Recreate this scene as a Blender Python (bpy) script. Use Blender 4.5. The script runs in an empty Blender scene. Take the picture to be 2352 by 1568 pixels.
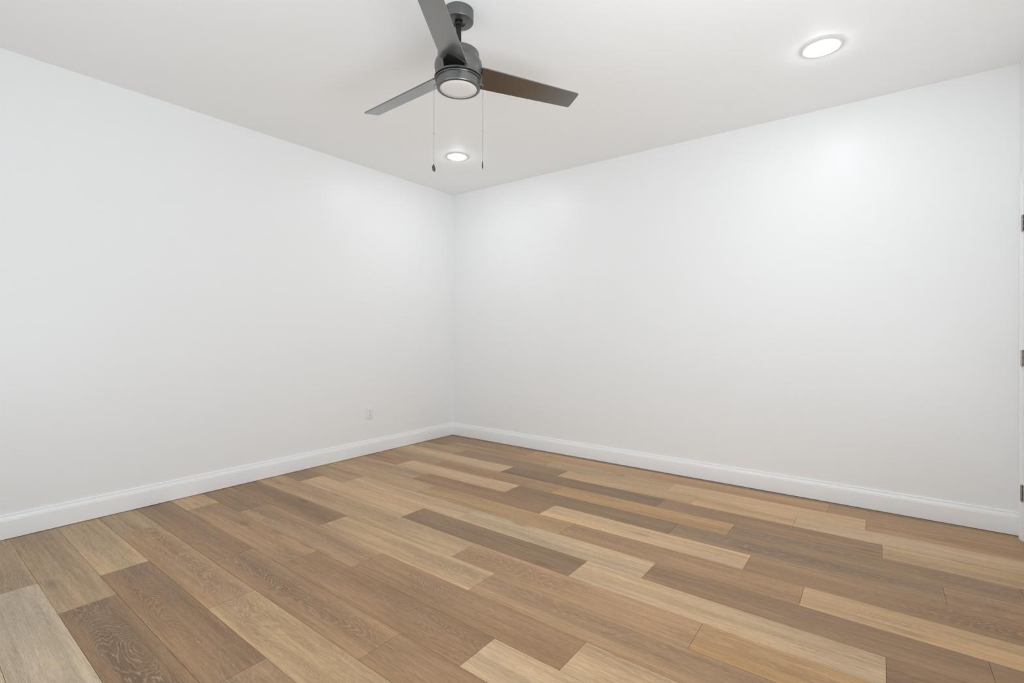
import bpy, bmesh, math, random
from mathutils import Vector, Matrix

# ------------------------------------------------------------------ camera, world, big lights, exposure
scene = bpy.context.scene
COL = scene.collection
W, D, H = 4.4787, 4.51, 2.70          # room: x 0..W, y 0..-D, z 0..H

FPX, YAW, ROLL = 1113.571, -0.64943, 0.0036
CAM = Vector((3.8451, -3.96266, 1.14673))
HY = 765.13
fw = Vector((math.sin(YAW), math.cos(YAW), 0)); rt = Vector((math.cos(YAW), -math.sin(YAW), 0)); upv = Vector((0, 0, 1))
cr, sr = math.cos(ROLL), math.sin(ROLL)
xr = rt * cr + upv * sr
yu = upv * cr - rt * sr
cam_data = bpy.data.cameras.new('camera'); cam = bpy.data.objects.new('camera', cam_data); COL.objects.link(cam)
M = Matrix((( xr.x, yu.x, -fw.x, CAM.x), (xr.y, yu.y, -fw.y, CAM.y), (xr.z, yu.z, -fw.z, CAM.z), (0, 0, 0, 1)))
cam.matrix_world = M
cam_data.sensor_fit = 'HORIZONTAL'; cam_data.sensor_width = 36.0
cam_data.lens = FPX / 2352.0 * 36.0
cam_data.shift_y = -(784.0 - HY) / 2352.0
cam_data.clip_start = 0.02
scene.camera = cam

world = bpy.data.worlds.new('world'); scene.world = world; world.use_nodes = True
world.node_tree.nodes['Background'].inputs[0].default_value = (0.80, 0.90, 1.0, 1)
world.node_tree.nodes['Background'].inputs[1].default_value = 1.5

LAMP_EMISSION = 162.0
def area(name, loc, target, sx, sy, power, color):
    l = bpy.data.lights.new(name, 'AREA'); l.shape = 'RECTANGLE'; l.size = sx; l.size_y = sy
    l.energy = power; l.color = color
    o = bpy.data.objects.new(name, l); COL.objects.link(o); o.location = loc
    o.rotation_euler = (Vector(target) - Vector(loc)).to_track_quat('-Z', 'Y').to_euler()
    return o
# sky light through an unseen window behind the camera, plus an added upward fill
area('window_daylight', (2.25, -D - 0.16, 1.45), (2.25, 0, 1.25), 2.5, 1.2, 30, (0.84, 0.93, 1.0))
area('added_upward_fill', (W + 0.10, -3.2, 0.95), (2.4, -2.0, 4.6), 1.5, 1.6, 103, (0.90, 0.955, 1.0))  # added fill aimed up to brighten the ceiling, no known source

scene.view_settings.view_transform = 'Standard'
scene.view_settings.look = 'None'
scene.view_settings.gamma = 1.0
scene.view_settings.use_curve_mapping = False
scene.view_settings.exposure = -0.99
scene.cycles.max_bounces = 14
scene.cycles.diffuse_bounces = 10
scene.cycles.glossy_bounces = 5

# ------------------------------------------------------------------ helpers
def lin(c):
    return tuple(((v / 255.0) / 12.92 if v / 255.0 <= 0.04045 else ((v / 255.0 + 0.055) / 1.055) ** 2.4) for v in c)

def mat(name, color, rough=0.5, metal=0.0, spec=0.5, bump=0.0, bscale=200.0, mott=0.0, emit=0.0):
    m = bpy.data.materials.new(name); m.use_nodes = True
    nt = m.node_tree; b = nt.nodes['Principled BSDF']
    b.inputs['Base Color'].default_value = (*color, 1); b.inputs['Roughness'].default_value = rough
    b.inputs['Metallic'].default_value = metal; b.inputs['Specular IOR Level'].default_value = spec
    tc = nt.nodes.new('ShaderNodeTexCoord')
    if bump > 0:
        n = nt.nodes.new('ShaderNodeTexNoise'); n.inputs['Scale'].default_value = bscale; n.inputs['Detail'].default_value = 3
        bp = nt.nodes.new('ShaderNodeBump'); bp.inputs['Strength'].default_value = bump; bp.inputs['Distance'].default_value = 0.002
        nt.links.new(tc.outputs['Object'], n.inputs['Vector']); nt.links.new(n.outputs['Fac'], bp.inputs['Height'])
        nt.links.new(bp.outputs['Normal'], b.inputs['Normal'])
    if mott > 0:
        n = nt.nodes.new('ShaderNodeTexNoise'); n.inputs['Scale'].default_value = 3.0; n.inputs['Detail'].default_value = 5
        nt.links.new(tc.outputs['Object'], n.inputs['Vector'])
        mr = nt.nodes.new('ShaderNodeMapRange'); mr.inputs['From Min'].default_value = 0.3; mr.inputs['From Max'].default_value = 0.7
        mr.inputs['To Min'].default_value = 1 - mott; mr.inputs['To Max'].default_value = 1.0
        nt.links.new(n.outputs['Fac'], mr.inputs['Value'])
        mx = nt.nodes.new('ShaderNodeMix'); mx.data_type = 'RGBA'; mx.blend_type = 'MULTIPLY'; mx.inputs['Factor'].default_value = 1
        mx.inputs[6].default_value = (*color, 1)
        cb = nt.nodes.new('ShaderNodeCombineColor')
        for k in range(3): nt.links.new(mr.outputs[0], cb.inputs[k])
        nt.links.new(cb.outputs[0], mx.inputs[7]); nt.links.new(mx.outputs[2], b.inputs['Base Color'])
    if emit > 0:
        b.inputs['Emission Color'].default_value = (0.93, 0.97, 1.0, 1); b.inputs['Emission Strength'].default_value = emit
    return m

def link(name, bm, material, parent=None, smooth=True, angle=35):
    me = bpy.data.meshes.new(name); bm.to_mesh(me); bm.free()
    o = bpy.data.objects.new(name, me); COL.objects.link(o)
    if isinstance(material, (list, tuple)):
        for m_ in material: me.materials.append(m_)
    elif material: me.materials.append(material)
    if parent is not None: o.parent = parent
    if smooth:
        me.shade_smooth()
        me.set_sharp_from_angle(angle=math.radians(angle))
    return o

def tag(o, label=None, category=None, group=None, kind=None):
    if label: o['label'] = label
    if category: o['category'] = category
    if group: o['group'] = group
    if kind: o['kind'] = kind
    return o

def empty(name, loc):
    o = bpy.data.objects.new(name, None); COL.objects.link(o); o.location = loc; o.empty_display_size = 0.05
    return o

def box(bm, x0, x1, y0, y1, z0, z1, bevel=0.0):
    vs = [bm.verts.new(p) for p in ((x0, y0, z0), (x1, y0, z0), (x1, y1, z0), (x0, y1, z0), (x0, y0, z1), (x1, y0, z1), (x1, y1, z1), (x0, y1, z1))]
    fs = [bm.faces.new([vs[i] for i in f]) for f in ((0, 3, 2, 1), (4, 5, 6, 7), (0, 1, 5, 4), (1, 2, 6, 5), (2, 3, 7, 6), (3, 0, 4, 7))]
    if bevel > 0:
        es = {e for f in fs for e in f.edges}
        bmesh.ops.bevel(bm, geom=list(es), offset=bevel, segments=2, profile=0.6, affect='EDGES')

def lathe(bm, prof, seg=96, cx=0.0, cy=0.0, closed=False):
    rings = []
    for r, z in prof:
        if r < 1e-6: rings.append([bm.verts.new((cx, cy, z))])
        else: rings.append([bm.verts.new((cx + r * math.cos(2 * math.pi * k / seg), cy + r * math.sin(2 * math.pi * k / seg), z)) for k in range(seg)])
    pairs = list(zip(rings[:-1], rings[1:]))
    if closed: pairs.append((rings[-1], rings[0]))
    for a, b in pairs:
        for k in range(seg):
            k2 = (k + 1) % seg
            if len(a) == 1 and len(b) == 1: continue
            if len(a) == 1: bm.faces.new((a[0], b[k], b[k2]))
            elif len(b) == 1: bm.faces.new((a[k], b[0], a[k2]))
            else: bm.faces.new((a[k], b[k], b[k2], a[k2]))
    bmesh.ops.recalc_face_normals(bm, faces=bm.faces)

def prism(bm, poly, fn0, fn1):
    """poly of (a,b) swept between two mapping functions"""
    A = [bm.verts.new(fn0(*p)) for p in poly]; B = [bm.verts.new(fn1(*p)) for p in poly]
    n = len(poly)
    for k in range(n): bm.faces.new((A[k], A[(k + 1) % n], B[(k + 1) % n], B[k]))
    bm.faces.new(A[::-1]); bm.faces.new(B)
    bmesh.ops.recalc_face_normals(bm, faces=bm.faces)

# ------------------------------------------------------------------ materials
WALL = (0.898, 0.908, 0.914)
def wall_material(name, scuffs=False):
    m = mat(name, WALL, rough=0.36, spec=0.35, bump=0.10, bscale=230)
    if scuffs:
        nt = m.node_tree; b = nt.nodes['Principled BSDF']
        tc = [n for n in nt.nodes if n.type == 'TEX_COORD'][0]
        L = nt.links.new
        # faint grey rubbed marks low on the wall between the outlet and the corner
        n1 = nt.nodes.new('ShaderNodeTexNoise'); n1.inputs['Scale'].default_value = 9; n1.inputs['Detail'].default_value = 2
        L(tc.outputs['Object'], n1.inputs['Vector'])
        s = nt.nodes.new('ShaderNodeMath'); s.operation = 'MULTIPLY'; s.inputs[1].default_value = 30; L(n1.outputs['Fac'], s.inputs[0])
        si = nt.nodes.new('ShaderNodeMath'); si.operation = 'SINE'; L(s.outputs[0], si.inputs[0])
        ml = nt.nodes.new('ShaderNodeMapRange'); ml.inputs['From Min'].default_value = 0.90; ml.inputs['From Max'].default_value = 1.0; L(si.outputs[0], ml.inputs['Value'])
        n2 = nt.nodes.new('ShaderNodeTexNoise'); n2.inputs['Scale'].default_value = 14; n2.inputs['Detail'].default_value = 3
        L(tc.outputs['Object'], n2.inputs['Vector'])
        mk = nt.nodes.new('ShaderNodeMapRange'); mk.inputs['From Min'].default_value = 0.52; mk.inputs['From Max'].default_value = 0.62; L(n2.outputs['Fac'], mk.inputs['Value'])
        ds = nt.nodes.new('ShaderNodeVectorMath'); ds.operation = 'DISTANCE'; ds.inputs[1].default_value = (0, -0.66, 0.27)
        L(tc.outputs['Object'], ds.inputs[0])
        rg = nt.nodes.new('ShaderNodeMapRange'); rg.inputs['From Min'].default_value = 0.13; rg.inputs['From Max'].default_value = 0.30
        rg.inputs['To Min'].default_value = 1; rg.inputs['To Max'].default_value = 0; L(ds.outputs['Value'], rg.inputs['Value'])
        p1 = nt.nodes.new('ShaderNodeMath'); p1.operation = 'MULTIPLY'; L(ml.outputs[0], p1.inputs[0]); L(mk.outputs[0], p1.inputs[1])
        p2 = nt.nodes.new('ShaderNodeMath'); p2.operation = 'MULTIPLY'; L(p1.outputs[0], p2.inputs[0]); L(rg.outputs[0], p2.inputs[1])
        p3 = nt.nodes.new('ShaderNodeMath'); p3.operation = 'MULTIPLY'; p3.inputs[1].default_value = 0.30; L(p2.outputs[0], p3.inputs[0])
        mx = nt.nodes.new('ShaderNodeMix'); mx.data_type = 'RGBA'
        mx.inputs[6].default_value = (*WALL, 1); mx.inputs[7].default_value = (0.50, 0.49, 0.46, 1)
        L(p3.outputs[0], mx.inputs['Factor']); L(mx.outputs[2], b.inputs['Base Color'])
    return m
M_wall = wall_material('white_wall_paint')
M_wall_scuffed = wall_material('white_wall_paint_scuffed', True)
M_ceil = mat('white_ceiling_paint', (0.945, 0.955, 0.96), rough=0.55, spec=0.3, bump=0.08, bscale=260)
M_trim = mat('white_trim_paint', (0.95, 0.965, 0.98), rough=0.28, spec=0.5, bump=0.03, bscale=90)
M_plate = mat('white_plastic', (0.855, 0.855, 0.865), rough=0.3, bump=0.01, bscale=300)
M_slot = mat('outlet_slot_shadow', (0.10, 0.10, 0.10), rough=0.7, mott=0.1)
M_metal = mat('brushed_gunmetal', (0.29, 0.288, 0.280), rough=0.20, metal=0.95, bump=0.015, bscale=700, mott=0.08)
M_housing = mat('brushed_gunmetal_housing', (0.20, 0.20, 0.196), rough=0.33, metal=0.9, bump=0.03, bscale=700, mott=0.08)
M_dark = mat('black_metal', (0.012, 0.012, 0.012), rough=0.3, metal=0.2, mott=0.1)
M_slotshade = mat('black_slot_shade', (0.004, 0.004, 0.004), rough=0.8, spec=0.1, mott=0.1)
M_chain = mat('nickel_chain', (0.30, 0.295, 0.285), rough=0.3, metal=0.9, mott=0.1)
M_fob = mat('dark_bronze_fob', (0.11, 0.105, 0.10), rough=0.4, metal=0.8, mott=0.1)
M_diff = mat('frosted_acrylic', (0.80, 0.785, 0.77), rough=0.45, bump=0.02, bscale=500)
M_lens = mat('glowing_lens', (0.9, 0.9, 0.9), rough=0.5, emit=LAMP_EMISSION, mott=0.02)
M_ring = mat('white_fixture_trim', (0.80, 0.80, 0.795), rough=0.4, mott=0.03)
M_nickel = mat('satin_nickel', (0.50, 0.48, 0.44), rough=0.42, metal=0.75, bump=0.03, bscale=600, mott=0.12)
M_nickel_dark = mat('hinge_gap_dark', (0.12, 0.10, 0.08), rough=0.6, metal=0.3, mott=0.1)

def wood_material():
    m = bpy.data.materials.new('oak_plank_vinyl'); m.use_nodes = True
    nt = m.node_tree; b = nt.nodes['Principled BSDF']; L = nt.links.new
    def N(t, **kw):
        n = nt.nodes.new(t)
        for k, v in kw.items(): setattr(n, k, v)
        return n
    def math_(op, a, bb=None, c=None, clamp=False):
        n = N('ShaderNodeMath', operation=op); n.use_clamp = clamp
        for i, v in enumerate((a, bb, c)):
            if v is None: continue
            if isinstance(v, (int, float)): n.inputs[i].default_value = v
            else: L(v, n.inputs[i])
        return n.outputs[0]
    def rng(v, a, bb, c, d):
        n = N('ShaderNodeMapRange'); L(v, n.inputs['Value'])
        for k, x in zip(('From Min', 'From Max', 'To Min', 'To Max'), (a, bb, c, d)): n.inputs[k].default_value = x
        return n.outputs[0]
    uv = N('ShaderNodeUVMap', uv_map='UVMap'); sx = N('ShaderNodeSeparateXYZ'); L(uv.outputs[0], sx.inputs[0])
    U, V = sx.outputs[0], sx.outputs[1]
    seed = N('ShaderNodeAttribute', attribute_name='seed').outputs['Fac']
    fig = N('ShaderNodeAttribute', attribute_name='figure').outputs['Fac']
    col = N('ShaderNodeAttribute', attribute_name='tone').outputs['Color']
    l2 = N('ShaderNodeUVMap', uv_map='local'); s2 = N('ShaderNodeSeparateXYZ'); L(l2.outputs[0], s2.inputs[0])
    LU, LV = s2.outputs[0], s2.outputs[1]            # metres along the board, -0.5..0.5 across it
    def noise(su, sv, off, detail=2.0, rough=0.5, dist=0.0):
        c = N('ShaderNodeCombineXYZ')
        L(math_('MULTIPLY', U, su), c.inputs[0]); L(math_('MULTIPLY', V, sv), c.inputs[1])
        L(math_('MULTIPLY_ADD', seed, 37.0, off), c.inputs[2])
        n = N('ShaderNodeTexNoise'); n.inputs['Scale'].default_value = 1.0; n.inputs['Detail'].default_value = detail
        n.inputs['Roughness'].default_value = rough; n.inputs['Distortion'].default_value = dist
        L(c.outputs[0], n.inputs['Vector']); return n.outputs['Fac']
    band = rng(noise(0.7, 11.0, 1.3, 3.5, 0.6), 0.30, 0.70, 0.80, 1.18)
    hue = noise(1.3, 5.0, 8.1, 2.0)
    streak = rng(noise(2.6, 75.0, 3.7, 5.0, 0.7), 0.25, 0.75, 0.76, 1.22)
    fine = rng(noise(22.0, 430.0, 5.9, 3.0, 0.75), 0.25, 0.75, 0.74, 1.28)
    # cathedral figure: contour lines of a long smooth field
    f0 = noise(1.5, 7.0, 11.0, 1.2, 0.5)
    f1 = noise(14.0, 60.0, 13.0, 2.0, 0.6)
    off = math_('MULTIPLY_ADD', noise(0.8, 0.01, 31.0, 1.0), 0.5, -0.25)        # the heart wanders across the board
    cv = math_('ADD', LV, off)
    cv2 = math_('MULTIPLY', cv, cv)
    fld = math_('ADD', math_('MULTIPLY', cv2, 3.6), math_('MULTIPLY', LU, 0.8))
    fld = math_('ADD', fld, math_('MULTIPLY', f0, 4.2))
    fld = math_('ADD', fld, math_('MULTIPLY', f1, 0.22))
    wv = math_('SINE', math_('MULTIPLY', fld, 62.0))
    line = rng(wv, 0.55, 0.98, 0.0, 1.0)
    near = rng(math_('ABSOLUTE', cv), 0.16, 0.42, 1.0, 0.0)
    mask = math_('MULTIPLY', rng(noise(1.5, 3.0, 17.0, 2.0), 0.40, 0.56, 0.0, 1.0), near)
    brk = rng(noise(26.0, 60.0, 19.0, 2.0), 0.34, 0.60, 0.15, 1.0)
    line = math_('MULTIPLY', math_('MULTIPLY', line, mask), math_('MULTIPLY', brk, fig))
    darkfig = math_('MULTIPLY', mask, fig)
    soft = math_('MULTIPLY_ADD', wv, 0.045, 1.0)     # the same rings, faint, over the whole board
    # short pale flecks everywhere
    fleck = math_('MULTIPLY', rng(noise(11.0, 330.0, 23.0, 2.0, 0.6), 0.57, 0.72, 0.0, 1.0), 0.34)
    # knots: sparse dark eyes
    cb = N('ShaderNodeCombineXYZ'); L(math_('MULTIPLY', U, 1.7), cb.inputs[0]); L(math_('MULTIPLY', V, 6.0), cb.inputs[1]); L(math_('MULTIPLY', seed, 9.0), cb.inputs[2])
    vo = N('ShaderNodeTexVoronoi'); vo.inputs['Scale'].default_value = 1.0; L(cb.outputs[0], vo.inputs['Vector'])
    knot = rng(vo.outputs['Distance'], 0.03, 0.15, 0.35, 0.0)
    val = math_('MULTIPLY', math_('MULTIPLY', band, streak), fine)
    val = math_('MULTIPLY', val, math_('MULTIPLY_ADD', darkfig, -0.20, 1.0))
    val = math_('MULTIPLY', val, soft)
    val = math_('MULTIPLY', val, math_('SUBTRACT', 1.0, knot))
    def mix(fac, a, bcol, mode='MIX'):
        n = N('ShaderNodeMix', data_type='RGBA', blend_type=mode)
        if isinstance(fac, (int, float)): n.inputs['Factor'].default_value = fac
        else: L(fac, n.inputs['Factor'])
        for i, v in ((6, a), (7, bcol)):
            if isinstance(v, tuple): n.inputs[i].default_value = v
            else: L(v, n.inputs[i])
        return n.outputs[2]
    warm = mix(rng(hue, 0.35, 0.65, 0.0, 1.0), (0.99, 0.995, 1.0, 1), (1.035, 1.0, 0.94, 1))
    c0 = mix(1.0, col, warm, 'MULTIPLY')
    g = N('ShaderNodeCombineColor')
    for k in range(3): L(val, g.inputs[k])
    c1 = mix(1.0, c0, g.outputs[0], 'MULTIPLY')
    pale = mix(0.55, col, (0.60, 0.45, 0.32, 1))
    fl = math_('ADD', math_('MULTIPLY', line, 0.74), fleck, clamp=True)
    c2 = mix(fl, c1, pale)
    L(c2, b.inputs['Base Color'])
    b.inputs['Roughness'].default_value = 0.42
    b.inputs['Specular IOR Level'].default_value = 0.30
    bp = N('ShaderNodeBump'); bp.inputs['Strength'].default_value = 0.12; bp.inputs['Distance'].default_value = 0.001
    L(val, bp.inputs['Height']); L(bp.outputs[0], b.inputs['Normal'])
    return m
M_wood = wood_material()
M_sub = mat('plank_seam_dark', (0.12, 0.075, 0.045), rough=0.8, mott=0.1)

# ------------------------------------------------------------------ floor of individual planks (one mesh)
DK, DM, MD, MM, ML, LT, PL, OR = (131, 106, 84), (141, 114, 90), (150, 122, 96), (159, 131, 104), (170, 140, 110), (181, 153, 119), (186, 160, 129), (168, 135, 98)
GREY, GMID = (178, 161, 140), (155, 134, 110)
ROWS = {   # row: (joint positions, tones, figure strengths)
    -1: ([2.09, 3.289], [DM, DM, MD], [.2, .2, .2]),
    0: ([1.19, 2.385, 3.577], [MD, ML, ML, MM], [.1, .1, .1, .2]),
    1: ([0.30, 1.52, 2.60, 3.780], [DM, MM, LT, PL, MM], [.2, .1, .1, .1, .2]),
    2: ([0.62, 1.778, 2.826, 3.432], [MM, DM, LT, LT, PL], [.2, .2, .1, .1, .1]),
    3: ([1.341, 2.66, 3.857], [LT, DK, DM, LT], [.1, .2, .3, .3]),
    4: ([0.74, 1.96, 3.151, 4.35], [MM, MD, OR, MD, DM], [.3, .2, .3, .7, .2]),
    5: ([0.492, 1.685, 2.877, 4.075], [DM, PL, DK, MD, MM], [.2, .05, .2, .9, .9]),
    6: ([0.916, 2.121, 3.315], [MM, DM, PL, MD], [.3, .2, .05, .9]),
    7: ([1.187, 2.382, 3.574], [ML, OR, MD, LT], [.4, .3, .5, .5]),
    8: ([0.569, 1.760, 2.955, 4.152], [MM, PL, PL, DM, DM], [.3, .05, .05, .4, .2]),
    9: ([0.284, 1.469, 2.672, 3.865], [DM, PL, DK, PL, DK], [.2, .05, .4, .15, .9]),
    10: ([0.902, 2.094, 3.289], [ML, LT, MM, OR], [.3, .6, .7, .6]),
    11: ([1.189, 2.384, 3.58], [DK, LT, MM, LT], [.4, .6, .6, .2]),
    12: ([0.585, 1.787, 2.978], [DM, MM, MD, PL], [.3, .6, 1.0, .05]),
    13: ([0.299, 1.492, 2.694], [LT, MM, DM, PL], [.3, 1.0, .6, .05]),
    14: ([1.196, 2.390, 3.585], [DM, MD, DM, LT], [.5, 1.0, .9, .3]),
    15: ([0.425, 1.629, 2.82], [GMID, MM, LT, MD], [.9, .9, 1.0, .6]),
    16: ([0.927, 2.127, 3.32], [LT, DM, MM, LT], [1.0, .9, .9, .4]),
    17: ([1.189, 2.385], [GMID, DK, MM], [1.0, .9, .5]),
    18: ([0.789, 1.985], [GMID, GREY, DM], [.7, .5, .4]),
    19: ([0.40, 1.60, 2.80], [DM, GREY, MD, LT], [.6, .5, .4, .3]),
    20: ([1.19, 2.38], [MD, LT, DM], [.5, .5, .4]),
    21: ([0.60, 1.78, 2.97], [LT, MM, PL, MD], [.5, .5, .4, .4]),
    22: ([0.29, 1.48, 2.68], [MM, DM, LT, MM], [.5, .5, .4, .4]),
    23: ([0.9, 2.1, 3.3], [LT, MM, DM, PL], [.5, .5, .4, .4]),
}
random.seed(11)
def build_floor():
    bm = bmesh.new()
    uvl = bm.loops.layers.uv.new('UVMap')
    uv2 = bm.loops.layers.uv.new('local')
    tone = bm.loops.layers.float_color.new('tone')
    sd = bm.faces.layers.float.new('seed'); fg = bm.faces.layers.float.new('figure')
    V0, DV, g = 0.0563, 0.1917, 0.0006
    for r in sorted(ROWS):
        joints, tones, figs = ROWS[r]
        v0 = max(0.0, V0 + DV * r); v1 = min(D, V0 + DV * (r + 1))
        us = [0.0] + list(joints) + [W]
        for k in range(len(us) - 1):
            a, b_ = us[k] + (g if k else 0), us[k + 1] - (g if k < len(us) - 2 else 0)
            y0, y1 = -(v0 + g), -(v1 - g)
            t = tones[k]; s = 1.0 + random.uniform(-0.035, 0.035); w = random.uniform(-0.02, 0.02)
            c = lin((t[0] * s * (1 + w), t[1] * s, t[2] * s * (1 - w)))
            k_ = min(1.0, max(0.0, (t[1] - 104) / 60.0))      # pale boards are a touch greyer than the brown ones
            c = (c[0] * (1.19 - 0.07 * k_), c[1] * (1.16 - 0.07 * k_), c[2] * (1.03 + 0.02 * k_))
            seed = random.uniform(0, 1); ou = random.uniform(0, 30); flip = random.choice((-1, 1))
            e = 0.0008; zt = 0.0; zb = -0.0022
            outer = [(a, y1), (b_, y1), (b_, y0), (a, y0)]
            inner = [(a + e, y1 + e), (b_ - e, y1 + e), (b_ - e, y0 - e), (a + e, y0 - e)]
            bot = [bm.verts.new((x, y, zb)) for x, y in outer]
            mid = [bm.verts.new((x, y, zt - 0.0004)) for x, y in outer]
            top = [bm.verts.new((x, y, zt)) for x, y in inner]
            fs = [bm.faces.new(top)]
            for i in range(4):
                j = (i + 1) % 4
                fs.append(bm.faces.new((mid[i], mid[j], top[j], top[i]))); fs.append(bm.faces.new((bot[i], bot[j], mid[j], mid[i])))
            for f in fs:
                f[sd] = seed; f[fg] = figs[k]
                for lp in f.loops:
                    lp[uvl].uv = (lp.vert.co.x + ou, -lp.vert.co.y - v0 + seed * 3)
                    lp[uv2].uv = ((lp.vert.co.x + ou) * flip, (-lp.vert.co.y - V0 - DV * r) / DV - 0.5)
                    lp[tone] = (*c, 1)
    # the dark underlay that shows in the seams
    n0 = len(bm.faces)
    vs = [bm.verts.new(p) for p in ((0, -D, -0.002), (W, -D, -0.002), (W, 0, -0.002), (0, 0, -0.002))]
    f = bm.faces.new(vs); f.material_index = 1
    vs2 = [bm.verts.new(p) for p in ((-0.12, -D - 0.12, -0.06), (W + 0.12, -D - 0.12, -0.06), (W + 0.12, 0.12, -0.06), (-0.12, 0.12, -0.06))]
    f = bm.faces.new(vs2[::-1]); f.material_index = 1
    o = link('floor', bm, [M_wood, M_sub], smooth=False)
    tag(o, kind='structure'); return o
build_floor()

# ------------------------------------------------------------------ walls and ceiling
T = 0.12
def slab(name, material, boxes):
    bm = bmesh.new()
    for b_ in boxes: box(bm, *b_)
    o = link(name, bm, material, smooth=False); tag(o, kind='structure'); return o
DOOR0, DOOR1, DOORZ = -0.094, -0.940, 2.012      # opening in the right-hand side wall
WX0, WX1, WZ0, WZ1 = 0.95, 3.55, 0.75, 2.15 # window opening behind the camera
slab('wall_left', M_wall_scuffed, [(-T, 0, -D - T, T, -0.05, H)])
slab('wall_back', M_wall, [(0, W, 0, T, -0.05, H)])
PY0, PY1, PZ1 = -4.05, -2.35, 2.05            # opening added beside the camera for the upward fill light
slab('wall_right', M_wall, [(W, W + T, DOOR0, T, -0.05, H), (W, W + T, PY1, DOOR1, -0.05, H), (W, W + T, -D - T, PY0, -0.05, H), (W, W + T, PY0, PY1, PZ1, H), (W, W + T, DOOR1, DOOR0, DOORZ, H)])
slab('wall_front', M_wall, [(0, WX0, -D - T, -D, -0.05, H), (WX1, W, -D - T, -D, -0.05, H), (WX0, WX1, -D - T, -D, -0.05, WZ0), (WX0, WX1, -D - T, -D, WZ1, H)])
slab('ceiling', M_ceil, [(-T, W + T, -D - T, T, H, H + 0.12)])

# window frame behind the camera
bm = bmesh.new()
for b_ in ((WX0, WX1, WZ0, WZ0 + 0.05), (WX0, WX1, WZ1 - 0.05, WZ1), (WX0, WX0 + 0.05, WZ0 + 0.05, WZ1 - 0.05), (WX1 - 0.05, WX1, WZ0 + 0.05, WZ1 - 0.05), ((WX0 + WX1) / 2 - 0.025, (WX0 + WX1) / 2 + 0.025, WZ0 + 0.05, WZ1 - 0.05)):
    box(bm, b_[0], b_[1], -D - 0.09, -D - 0.03, b_[2], b_[3])
tag(link('window_1', bm, M_trim, smooth=False), kind='structure')

bm = bmesh.new()
for y0, y1, z0, z1 in ((PY0, PY0 + 0.05, 0, PZ1), (PY1 - 0.05, PY1, 0, PZ1), (PY0 + 0.05, PY1 - 0.05, PZ1 - 0.05, PZ1), (PY0 + 0.05, PY1 - 0.05, 0, 0.04)):
    box(bm, W + 0.02, W + 0.08, y0, y1, z0, z1)
tag(link('added_opening_frame', bm, M_trim, smooth=False), kind='structure')  # frame of the added opening, unseen, made for the fill light

# ------------------------------------------------------------------ baseboards
BP = [(0, 0.003), (0.0135, 0.003), (0.0140, 0.006), (0.0140, 0.1010), (0.0118, 0.1030), (0.0118, 0.1045), (0.0128, 0.1060), (0.0122, 0.1100), (0.0098, 0.1165), (0.0082, 0.1225),
      (0.0078, 0.1258), (0.0058, 0.1264), (0.0058, 0.1278), (0.0086, 0.1290), (0.0084, 0.1318), (0.0060, 0.1332), (0, 0.1338)]
def bb(name, f0, f1):
    bm = bmesh.new(); prism(bm, BP, f0, f1)
    o = link(name, bm, M_trim, smooth=True, angle=25); tag(o, kind='structure')
bb('baseboard_left', lambda d, z: (d, -d, z), lambda d, z: (d, -D + d, z))
bb('baseboard_back', lambda d, z: (d, -d, z), lambda d, z: (W, -d, z))
bb('baseboard_front', lambda d, z: (d, -D + d, z), lambda d, z: (W - d, -D + d, z))
bb('baseboard_right', lambda d, z: (W - d, DOOR1 - 0.062, z), lambda d, z: (W - d, PY1, z))

# ------------------------------------------------------------------ door in the right side wall: casing, slab, hinges
CP = [(0, 0), (0, 0.004), (0.003, 0.0066), (0.012, 0.0070), (0.0135, 0.0056), (0.026, 0.0060), (0.0275, 0.0048), (0.042, 0.0046), (0.0435, 0.0034), (0.054, 0.0034), (0.058, 0.0024), (0.058, 0.0)]
CW = 0.058                                         # (across from outer edge, protrusion)
zt = DOORZ + CW - 0.012
ya, yb = DOOR0 + CW, DOOR1 - CW
bm = bmesh.new()
prism(bm, CP, lambda a, p: (W - p, ya - a, 0.0), lambda a, p: (W - p, ya - a, zt - a))
prism(bm, CP, lambda a, p: (W - p, ya - a, zt - a), lambda a, p: (W - p, yb + a, zt - a))
prism(bm, CP, lambda a, p: (W - p, yb + a, zt - a), lambda a, p: (W - p, yb + a, 0.0))
tag(link('trim_1', bm, M_trim, smooth=True, angle=20), kind='structure')
# jamb strip + slab
door = empty('door_1', (W, DOOR0, 0)); tag(door, kind='structure')
def rel(o, parent):
    o.parent = parent; o.matrix_parent_inverse = Matrix.Translation(-parent.location)
    return o
bm = bmesh.new()
box(bm, W + 0.046, W + 0.11, DOOR0 - 0.02, DOOR0, 0, DOORZ); box(bm, W + 0.046, W + 0.11, DOOR1, DOOR1 + 0.02, 0, DOORZ); box(bm, W + 0.046, W + 0.11, DOOR1 + 0.02, DOOR0 - 0.02, DOORZ - 0.02, DOORZ)
rel(link('door_jamb', bm, M_trim, smooth=False), door)
bm = bmesh.new()
d0, d1 = DOOR1 + 0.002, DOOR0 - 0.0012
box(bm, W + 0.001, W + 0.040, d0, d1, 0.008, DOORZ - 0.002)
for z0, z1 in ((0.22, 0.95), (1.10, 1.86)):           # panel mouldings
    a, b_ = d0 + 0.12, d1 - 0.12
    box(bm, W - 0.003, W + 0.001, a, b_, z0, z0 + 0.015); box(bm, W - 0.003, W + 0.001, a, b_, z1 - 0.015, z1)
    box(bm, W - 0.003, W + 0.001, a, a + 0.015, z0 + 0.015, z1 - 0.015); box(bm, W - 0.003, W + 0.001, b_ - 0.015, b_, z0 + 0.015, z1 - 0.015)
rel(link('door_panel', bm, M_trim, smooth=False), door)
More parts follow.
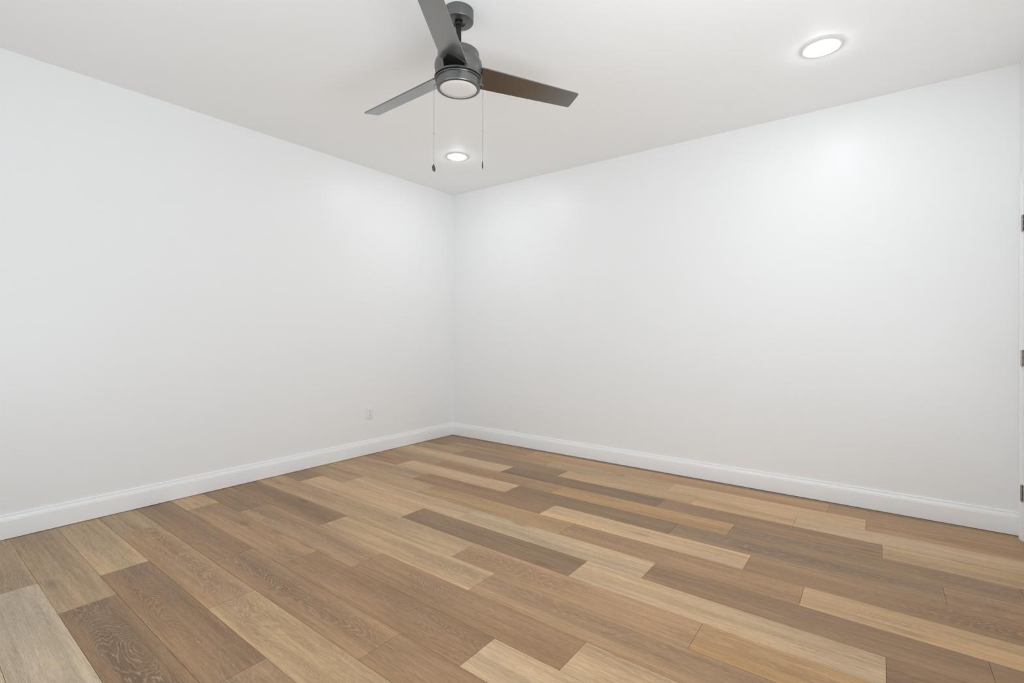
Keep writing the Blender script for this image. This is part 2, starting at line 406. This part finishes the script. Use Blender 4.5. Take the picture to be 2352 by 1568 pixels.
for zc in (1.771, 1.020, 0.270):
    hh = 0.0445
    yh = DOOR0 - 0.0058                               # pin line
    segs = [(-1.0, -0.64), (-0.64, -0.20), (-0.20, 0.20), (0.20, 0.64), (0.64, 1.0)]
    bm = bmesh.new()                                 # leaf, cut back beside every other knuckle
    box(bm, W - 0.0012, W + 0.001, yh - 0.040, yh - 0.0095, zc - hh, zc + hh, 0.0004)
    for i, (s0, s1) in enumerate(segs):
        if i % 2: box(bm, W - 0.0012, W + 0.001, yh - 0.0095, yh - 0.002, zc + s0 * hh, zc + s1 * hh)
    h = rel(link('hinge', bm, M_nickel, smooth=False), door)
    h['label'] = 'satin nickel hinge with an exposed barrel'
    bm = bmesh.new()
    for s0, s1 in segs:
        a, b_ = zc + s0 * hh + 0.0004, zc + s1 * hh - 0.0004
        lathe(bm, [(0, a), (0.0049, a), (0.0054, a + 0.0005), (0.0054, b_ - 0.0005), (0.0049, b_), (0, b_)], 24, W - 0.0055, yh)
    lathe(bm, [(0, zc - hh - 0.008), (0.002, zc - hh - 0.0065), (0.003, zc - hh), (0, zc - hh)], 16, W - 0.0055, yh)
    o = link('hinge_barrel', bm, M_nickel, smooth=True); o.parent = h
    bm = bmesh.new()
    for i, (s0, s1) in enumerate(segs):
        if i % 2 == 0: box(bm, W - 0.0010, W + 0.0005, yh - 0.0095, yh - 0.002, zc + s0 * hh, zc + s1 * hh)
    o = link('hinge_notch', bm, M_nickel_dark, smooth=False); o.parent = h

# ------------------------------------------------------------------ outlet on the left wall
out = empty('wall_outlet', (0, -1.121, 0.388))
tag(out, 'white duplex electrical outlet low on the left wall near the corner', 'outlet')
bm = bmesh.new(); box(bm, 0.0002, 0.0058, -0.035, 0.035, -0.0572, 0.0572, 0.0022)
rel(link('cover_plate', bm, M_plate, angle=40), out).matrix_parent_inverse = Matrix()
for dz in (0.0195, -0.0195):
    bm = bmesh.new()
    pts = []
    for k in range(40):
        a = 2 * math.pi * k / 40; y, z = 0.0172 * math.cos(a), 0.0172 * math.sin(a)
        pts.append((y, max(-0.0138, min(0.0138, z)) + dz))
    A = [bm.verts.new((0.0056, y, z)) for y, z in pts]; B = [bm.verts.new((0.0074, y * 0.97, (z - dz) * 0.97 + dz)) for y, z in pts]
    for k in range(40): bm.faces.new((A[k], A[(k + 1) % 40], B[(k + 1) % 40], B[k]))
    bm.faces.new(B); bmesh.ops.recalc_face_normals(bm, faces=bm.faces)
    r = link('receptacle', bm, M_plate, out, angle=30)
    bm = bmesh.new()
    box(bm, 0.0072, 0.0076, -0.0073, -0.0053, dz - 0.001, dz + 0.0065); box(bm, 0.0072, 0.0076, 0.0053, 0.0073, dz - 0.0005, dz + 0.0055)
    n = 12; vs = [bm.verts.new((0.00765, 0.0026 * math.cos(2 * math.pi * k / n), dz - 0.0068 + 0.0026 * math.sin(2 * math.pi * k / n))) for k in range(n)]
    bm.faces.new(vs)
    link('slot', bm, M_slot, r, smooth=False)
bm = bmesh.new()
n = 20
A = [bm.verts.new((0.0057, 0.0032 * math.cos(2 * math.pi * k / n), 0.0032 * math.sin(2 * math.pi * k / n))) for k in range(n)]
B = [bm.verts.new((0.0066, 0.0026 * math.cos(2 * math.pi * k / n), 0.0026 * math.sin(2 * math.pi * k / n))) for k in range(n)]
for k in range(n): bm.faces.new((A[k], A[(k + 1) % n], B[(k + 1) % n], B[k]))
bm.faces.new(B); bmesh.ops.recalc_face_normals(bm, faces=bm.faces)
link('screw', bm, M_ring, out, angle=30)

# ------------------------------------------------------------------ recessed ceiling lights
def downlight():
    t = empty('recessed_light', (0, 0, H))
    bm = bmesh.new()
    lathe(bm, [(0.070, -0.0002), (0.103, -0.0002), (0.1035, -0.0016), (0.101, -0.0034), (0.088, -0.0062), (0.076, -0.0066), (0.0722, -0.0054), (0.0715, -0.0020)], 96, closed=True)
    link('trim_ring', bm, M_ring, t, angle=30)
    bm = bmesh.new()
    lathe(bm, [(0.0714, -0.0015), (0.0714, -0.0062), (0.0704, -0.0090), (0.067, -0.0118), (0.054, -0.0146), (0.036, -0.0165), (0.018, -0.0175), (0, -0.0178)], 48)
    link('lens', bm, M_lens, t, angle=60)['label'] = 'glowing white lens'
    return t
dl = downlight(); dl.location = (0.878, -0.860, H)
tag(dl, 'lit round white recessed light in the ceiling near the far corner', 'recessed light', 'recessed lights in the ceiling')
c = dl.copy(); COL.objects.link(c); c.location = (3.588, -0.861, H)
c['label'] = 'lit round white recessed light in the ceiling above the right wall, right of the fan'
for ch in list(dl.children):
    k = ch.copy(); COL.objects.link(k); k.parent = c

# ------------------------------------------------------------------ ceiling fan
FX, FY = 2.2195, -2.2564
fan = empty('ceiling_fan', (FX, FY, H))
tag(fan, 'dark gunmetal three-blade ceiling fan with an unlit round light and two pull chains', 'ceiling fan')
Z = lambda z: z - H
bm = bmesh.new()
lathe(bm, [(0, Z(2.6998)), (0.0717, Z(2.6998)), (0.0717, Z(2.6530)), (0.0705, Z(2.6480)), (0.0680, Z(2.6455)), (0.0640, Z(2.6445)), (0.0355, Z(2.6435)), (0.0335, Z(2.6450)), (0.0325, Z(2.6490)), (0.0200, Z(2.6500)), (0.0, Z(2.6500))])
link('canopy', bm, M_housing, fan, angle=30)
bm = bmesh.new()
lathe(bm, [(0.0, Z(2.652)), (0.014, Z(2.650)), (0.0190, Z(2.645)), (0.0195, Z(2.640)), (0.0165, Z(2.634)), (0.0, Z(2.632))], 48)
link('hanger_ball', bm, M_dark, fan)['label'] = 'black hanger ball'
bm = bmesh.new()
lathe(bm, [(0, Z(2.640)), (0.0130, Z(2.640)), (0.0130, Z(2.515)), (0, Z(2.515))], 48)
link('downrod', bm, M_dark, fan)['label'] = 'black downrod'
bm = bmesh.new()
lathe(bm, [(0.0, Z(2.533)), (0.0165, Z(2.533)), (0.0190, Z(2.531)), (0.0235, Z(2.520)), (0.0310, Z(2.508)), (0.0325, Z(2.500)), (0.0325, Z(2.490)), (0, Z(2.490))], 64)
link('coupling_cover', bm, M_housing, fan, angle=30)
bm = bmesh.new()
lathe(bm, [(0, Z(2.497)), (0.094, Z(2.497)), (0.0978, Z(2.4955)), (0.0997, Z(2.4915)), (0.0997, Z(2.4680)), (0.1015, Z(2.4640)), (0.1060, Z(2.4585)), (0.1110, Z(2.4500)), (0.1140, Z(2.4400)), (0.1150, Z(2.4290)), (0.1145, Z(2.4180)),
           (0.1125, Z(2.4070)), (0.1103, Z(2.3980)), (0.1090, Z(2.3900)), (0.1092, Z(2.3850)), (0.1115, Z(2.3820)), (0.1150, Z(2.3800)), (0.1155, Z(2.3780)), (0.1155, Z(2.3735)), (0.1140, Z(2.3720)), (0.1060, Z(2.3720)), (0, Z(2.3720))])
motor = link('motor_housing', bm, M_housing, fan, angle=28)
bm = bmesh.new()
lathe(bm, [(0, Z(2.3745)), (0.1075, Z(2.3745)), (0.1075, Z(2.3655)), (0, Z(2.3655))])
link('gap_ring', bm, M_dark, motor)
bm = bmesh.new()
lathe(bm, [(0, Z(2.3665)), (0.1110, Z(2.3665)), (0.1118, Z(2.3655)), (0.1118, Z(2.3635)), (0.1108, Z(2.3620)), (0.1045, Z(2.3618)), (0.1043, Z(2.3600)), (0.1043, Z(2.3290)), (0.1036, Z(2.3250)), (0.1018, Z(2.3225)), (0.0990, Z(2.3213)), (0.0925, Z(2.3205)), (0.0900, Z(2.3215)), (0.0893, Z(2.3240)), (0, Z(2.3240))])
kit = link('light_kit', bm, M_housing, fan, angle=28)
bm = bmesh.new()
lathe(bm, [(0.0892, Z(2.3236)), (0.0885, Z(2.3222)), (0.060, Z(2.3200)), (0.03, Z(2.3190)), (0, Z(2.3187))])
link('light_diffuser', bm, M_diff, kit, angle=60)['label'] = 'frosted white light diffuser, unlit'

# blades: slightly twisted flat boards with rounded tips
TH0, ZB, PIT, RL, RT, WR, WT = 7.3619, 2.4037, -0.3021, 0.6489, 0.6519, 0.1333, 0.1073
OFF, TW = 0.0016, 0.0362
DROOP = [-0.0105 + 0.0082, -0.0105 - 0.0383, -0.0105 + 0.0008]
def blade_mesh(k):
    th = TH0 + k * 2 * math.pi / 3
    e = Vector((math.cos(th), math.sin(th), 0)); t = Vector((-e.y, e.x, 0))
    n_ = 36; r0 = 0.104
    def pt(r, a, up):
        f = (r - r0) / (0.65 - r0); pp = PIT + TW * f
        nrm = Vector((0, 0, 1)) * math.cos(pp) - t * math.sin(pp)
        return e * r + t * (a * math.cos(pp) + OFF) + Vector((0, 0, 1)) * (a * math.sin(pp) + ZB - H + DROOP[k] * r) + nrm * up
    # outline in (r, s) with s in [-1,1]
    def half(r):
        f = (r - r0) / (0.65 - r0); return 0.5 * (WR + (WT - WR) * f)
    rc = 0.010
    out_ = []
    N = 24
    for i in range(N + 1):
        r = r0 + (RL - rc - r0) * i / N; out_.append((r, half(r)))
    for i in range(1, 7):
        a = math.pi / 2 * i / 6; out_.append((RL - rc + rc * math.sin(a), half(RL) - rc + rc * math.cos(a)))
    for i in range(0, 7):
        a = math.pi / 2 * i / 6; out_.append((RT - rc + rc * math.cos(a), -(half(RT) - rc + rc * math.sin(a))))
    for i in range(1, N + 1):
        r = RT - rc + (r0 - RT + rc) * i / N; out_.append((r, -half(r)))
    bm = bmesh.new()
    hth = 0.0030; cb = 0.0009
    def shrink(p, d):
        r, a = p
        return (r - d if r > 0.6 else r, a - d * (1 if a > 0 else -1))
    loops = []
    for d, u in ((cb, hth), (0, hth - cb), (0, -hth + cb), (cb, -hth)):
        loops.append([bm.verts.new(pt(*shrink(p, d), u)) for p in out_])
    m_ = len(out_)
    for a, b_ in zip(loops[:-1], loops[1:]):
        for i in range(m_): bm.faces.new((a[i], a[(i + 1) % m_], b_[(i + 1) % m_], b_[i]))
    for lp, flip in ((loops[0], False), (loops[-1], True)):
        # strips across the blade
        i, j = 0, m_ - 1
        while i + 1 < j:
            if j - (i + 1) >= 1 and i + 1 < j - 1:
                f = (lp[i], lp[i + 1], lp[j - 1], lp[j]); bm.faces.new(f)
            else:
                f = [lp[i], lp[i + 1], lp[j]]; bm.faces.new(f)
            i += 1; j -= 1
    bmesh.ops.recalc_face_normals(bm, faces=bm.faces)
    return bm
for k in range(3):
    link('blade', blade_mesh(k), M_metal, fan, angle=30)

SLOTP = [(0.1141, 2.4120), (0.1125, 2.4070), (0.1103, 2.3980), (0.1090, 2.3900), (0.1092, 2.3850), (0.1115, 2.3820)]  # black patch laid on the housing for the shade at the blade roots
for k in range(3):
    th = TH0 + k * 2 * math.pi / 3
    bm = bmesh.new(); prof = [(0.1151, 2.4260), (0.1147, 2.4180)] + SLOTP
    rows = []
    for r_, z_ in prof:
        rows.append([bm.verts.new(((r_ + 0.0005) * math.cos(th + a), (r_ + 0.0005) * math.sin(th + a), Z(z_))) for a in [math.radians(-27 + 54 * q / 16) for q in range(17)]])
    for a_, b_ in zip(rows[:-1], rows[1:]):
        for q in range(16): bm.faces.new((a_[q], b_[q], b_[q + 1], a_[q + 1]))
    link('blade_slot_shade', bm, M_slotshade, motor)['label'] = 'black patch painted for the shade at the blade slot in the motor housing'

# pull chains
def pull_chain(side, zbot, zmid, yaw, tilt, fob_w):
    d = rt * side
    base = d * 0.1180
    bm = bmesh.new()
    # bracket: little tube out of the light kit, bending down
    pts = [d * 0.103 + Vector((0, 0, Z(2.3480))), d * 0.111 + Vector((0, 0, Z(2.3485))), d * 0.1155 + Vector((0, 0, Z(2.3470))), base + Vector((0, 0, Z(2.3430))), base + Vector((0, 0, Z(2.3370)))]
    prev = None
    for i, p in enumerate(pts):
        tdir = (pts[min(i + 1, len(pts) - 1)] - pts[max(i - 1, 0)]).normalized()
        s_ = fw; u_ = tdir.cross(s_).normalized()
        rr = (0.0042, 0.0042, 0.0034, 0.0024, 0.0016)[i]
        ring = [bm.verts.new(p + s_ * rr * math.cos(2 * math.pi * q / 14) + u_ * rr * math.sin(2 * math.pi * q / 14)) for q in range(14)]
        if prev:
            for q in range(14): bm.faces.new((prev[q], prev[(q + 1) % 14], ring[(q + 1) % 14], ring[q]))
        prev = ring
    bm.faces.new(prev)
    z = Z(2.337)
    while z > Z(zbot):
        r = 0.00125
        bmesh.ops.create_icosphere(bm, subdivisions=1, radius=r, matrix=Matrix.Translation(base + Vector((0, 0, z))))
        z -= 0.0031
    rod = [(0, Z(zbot)), (0.0004, Z(zbot)), (0.0004, Z(2.337)), (0, Z(2.337))]
    lathe(bm, rod, 6, base.x, base.y)
    lathe(bm, [(0, Z(zmid) + 0.004), (0.0016, Z(zmid) + 0.003), (0.0022, Z(zmid)), (0.0016, Z(zmid) - 0.003), (0, Z(zmid) - 0.004)], 12, base.x, base.y)
    bmesh.ops.recalc_face_normals(bm, faces=bm.faces)
    ch = link('pull_chain', bm, M_chain, fan)
    bm = bmesh.new()
    c = base + Vector((0, 0, Z(zbot) - 0.0205))
    R_ = Matrix.Translation(c) @ Matrix.Rotation(yaw, 4, 'Z') @ Matrix.Rotation(tilt, 4, 'Y') @ Matrix.Diagonal((fob_w, 0.0022, 0.0165, 1))
    bmesh.ops.create_uvsphere(bm, u_segments=32, v_segments=20, radius=1.0, matrix=R_)
    bmesh.ops.create_uvsphere(bm, u_segments=16, v_segments=10, radius=0.0032, matrix=Matrix.Translation(base + Vector((0, 0, Z(zbot) - 0.003))))
    link('chain_pendant', bm, M_fob, ch)['label'] = 'dark oval metal pendant'
camyaw = math.atan2(rt.y, rt.x)
pull_chain(-1, 1.962, 2.110, camyaw + math.radians(25), math.radians(-8), 0.0082)
pull_chain(+1, 1.976, 2.124, camyaw + math.radians(72), math.radians(4), 0.0082)
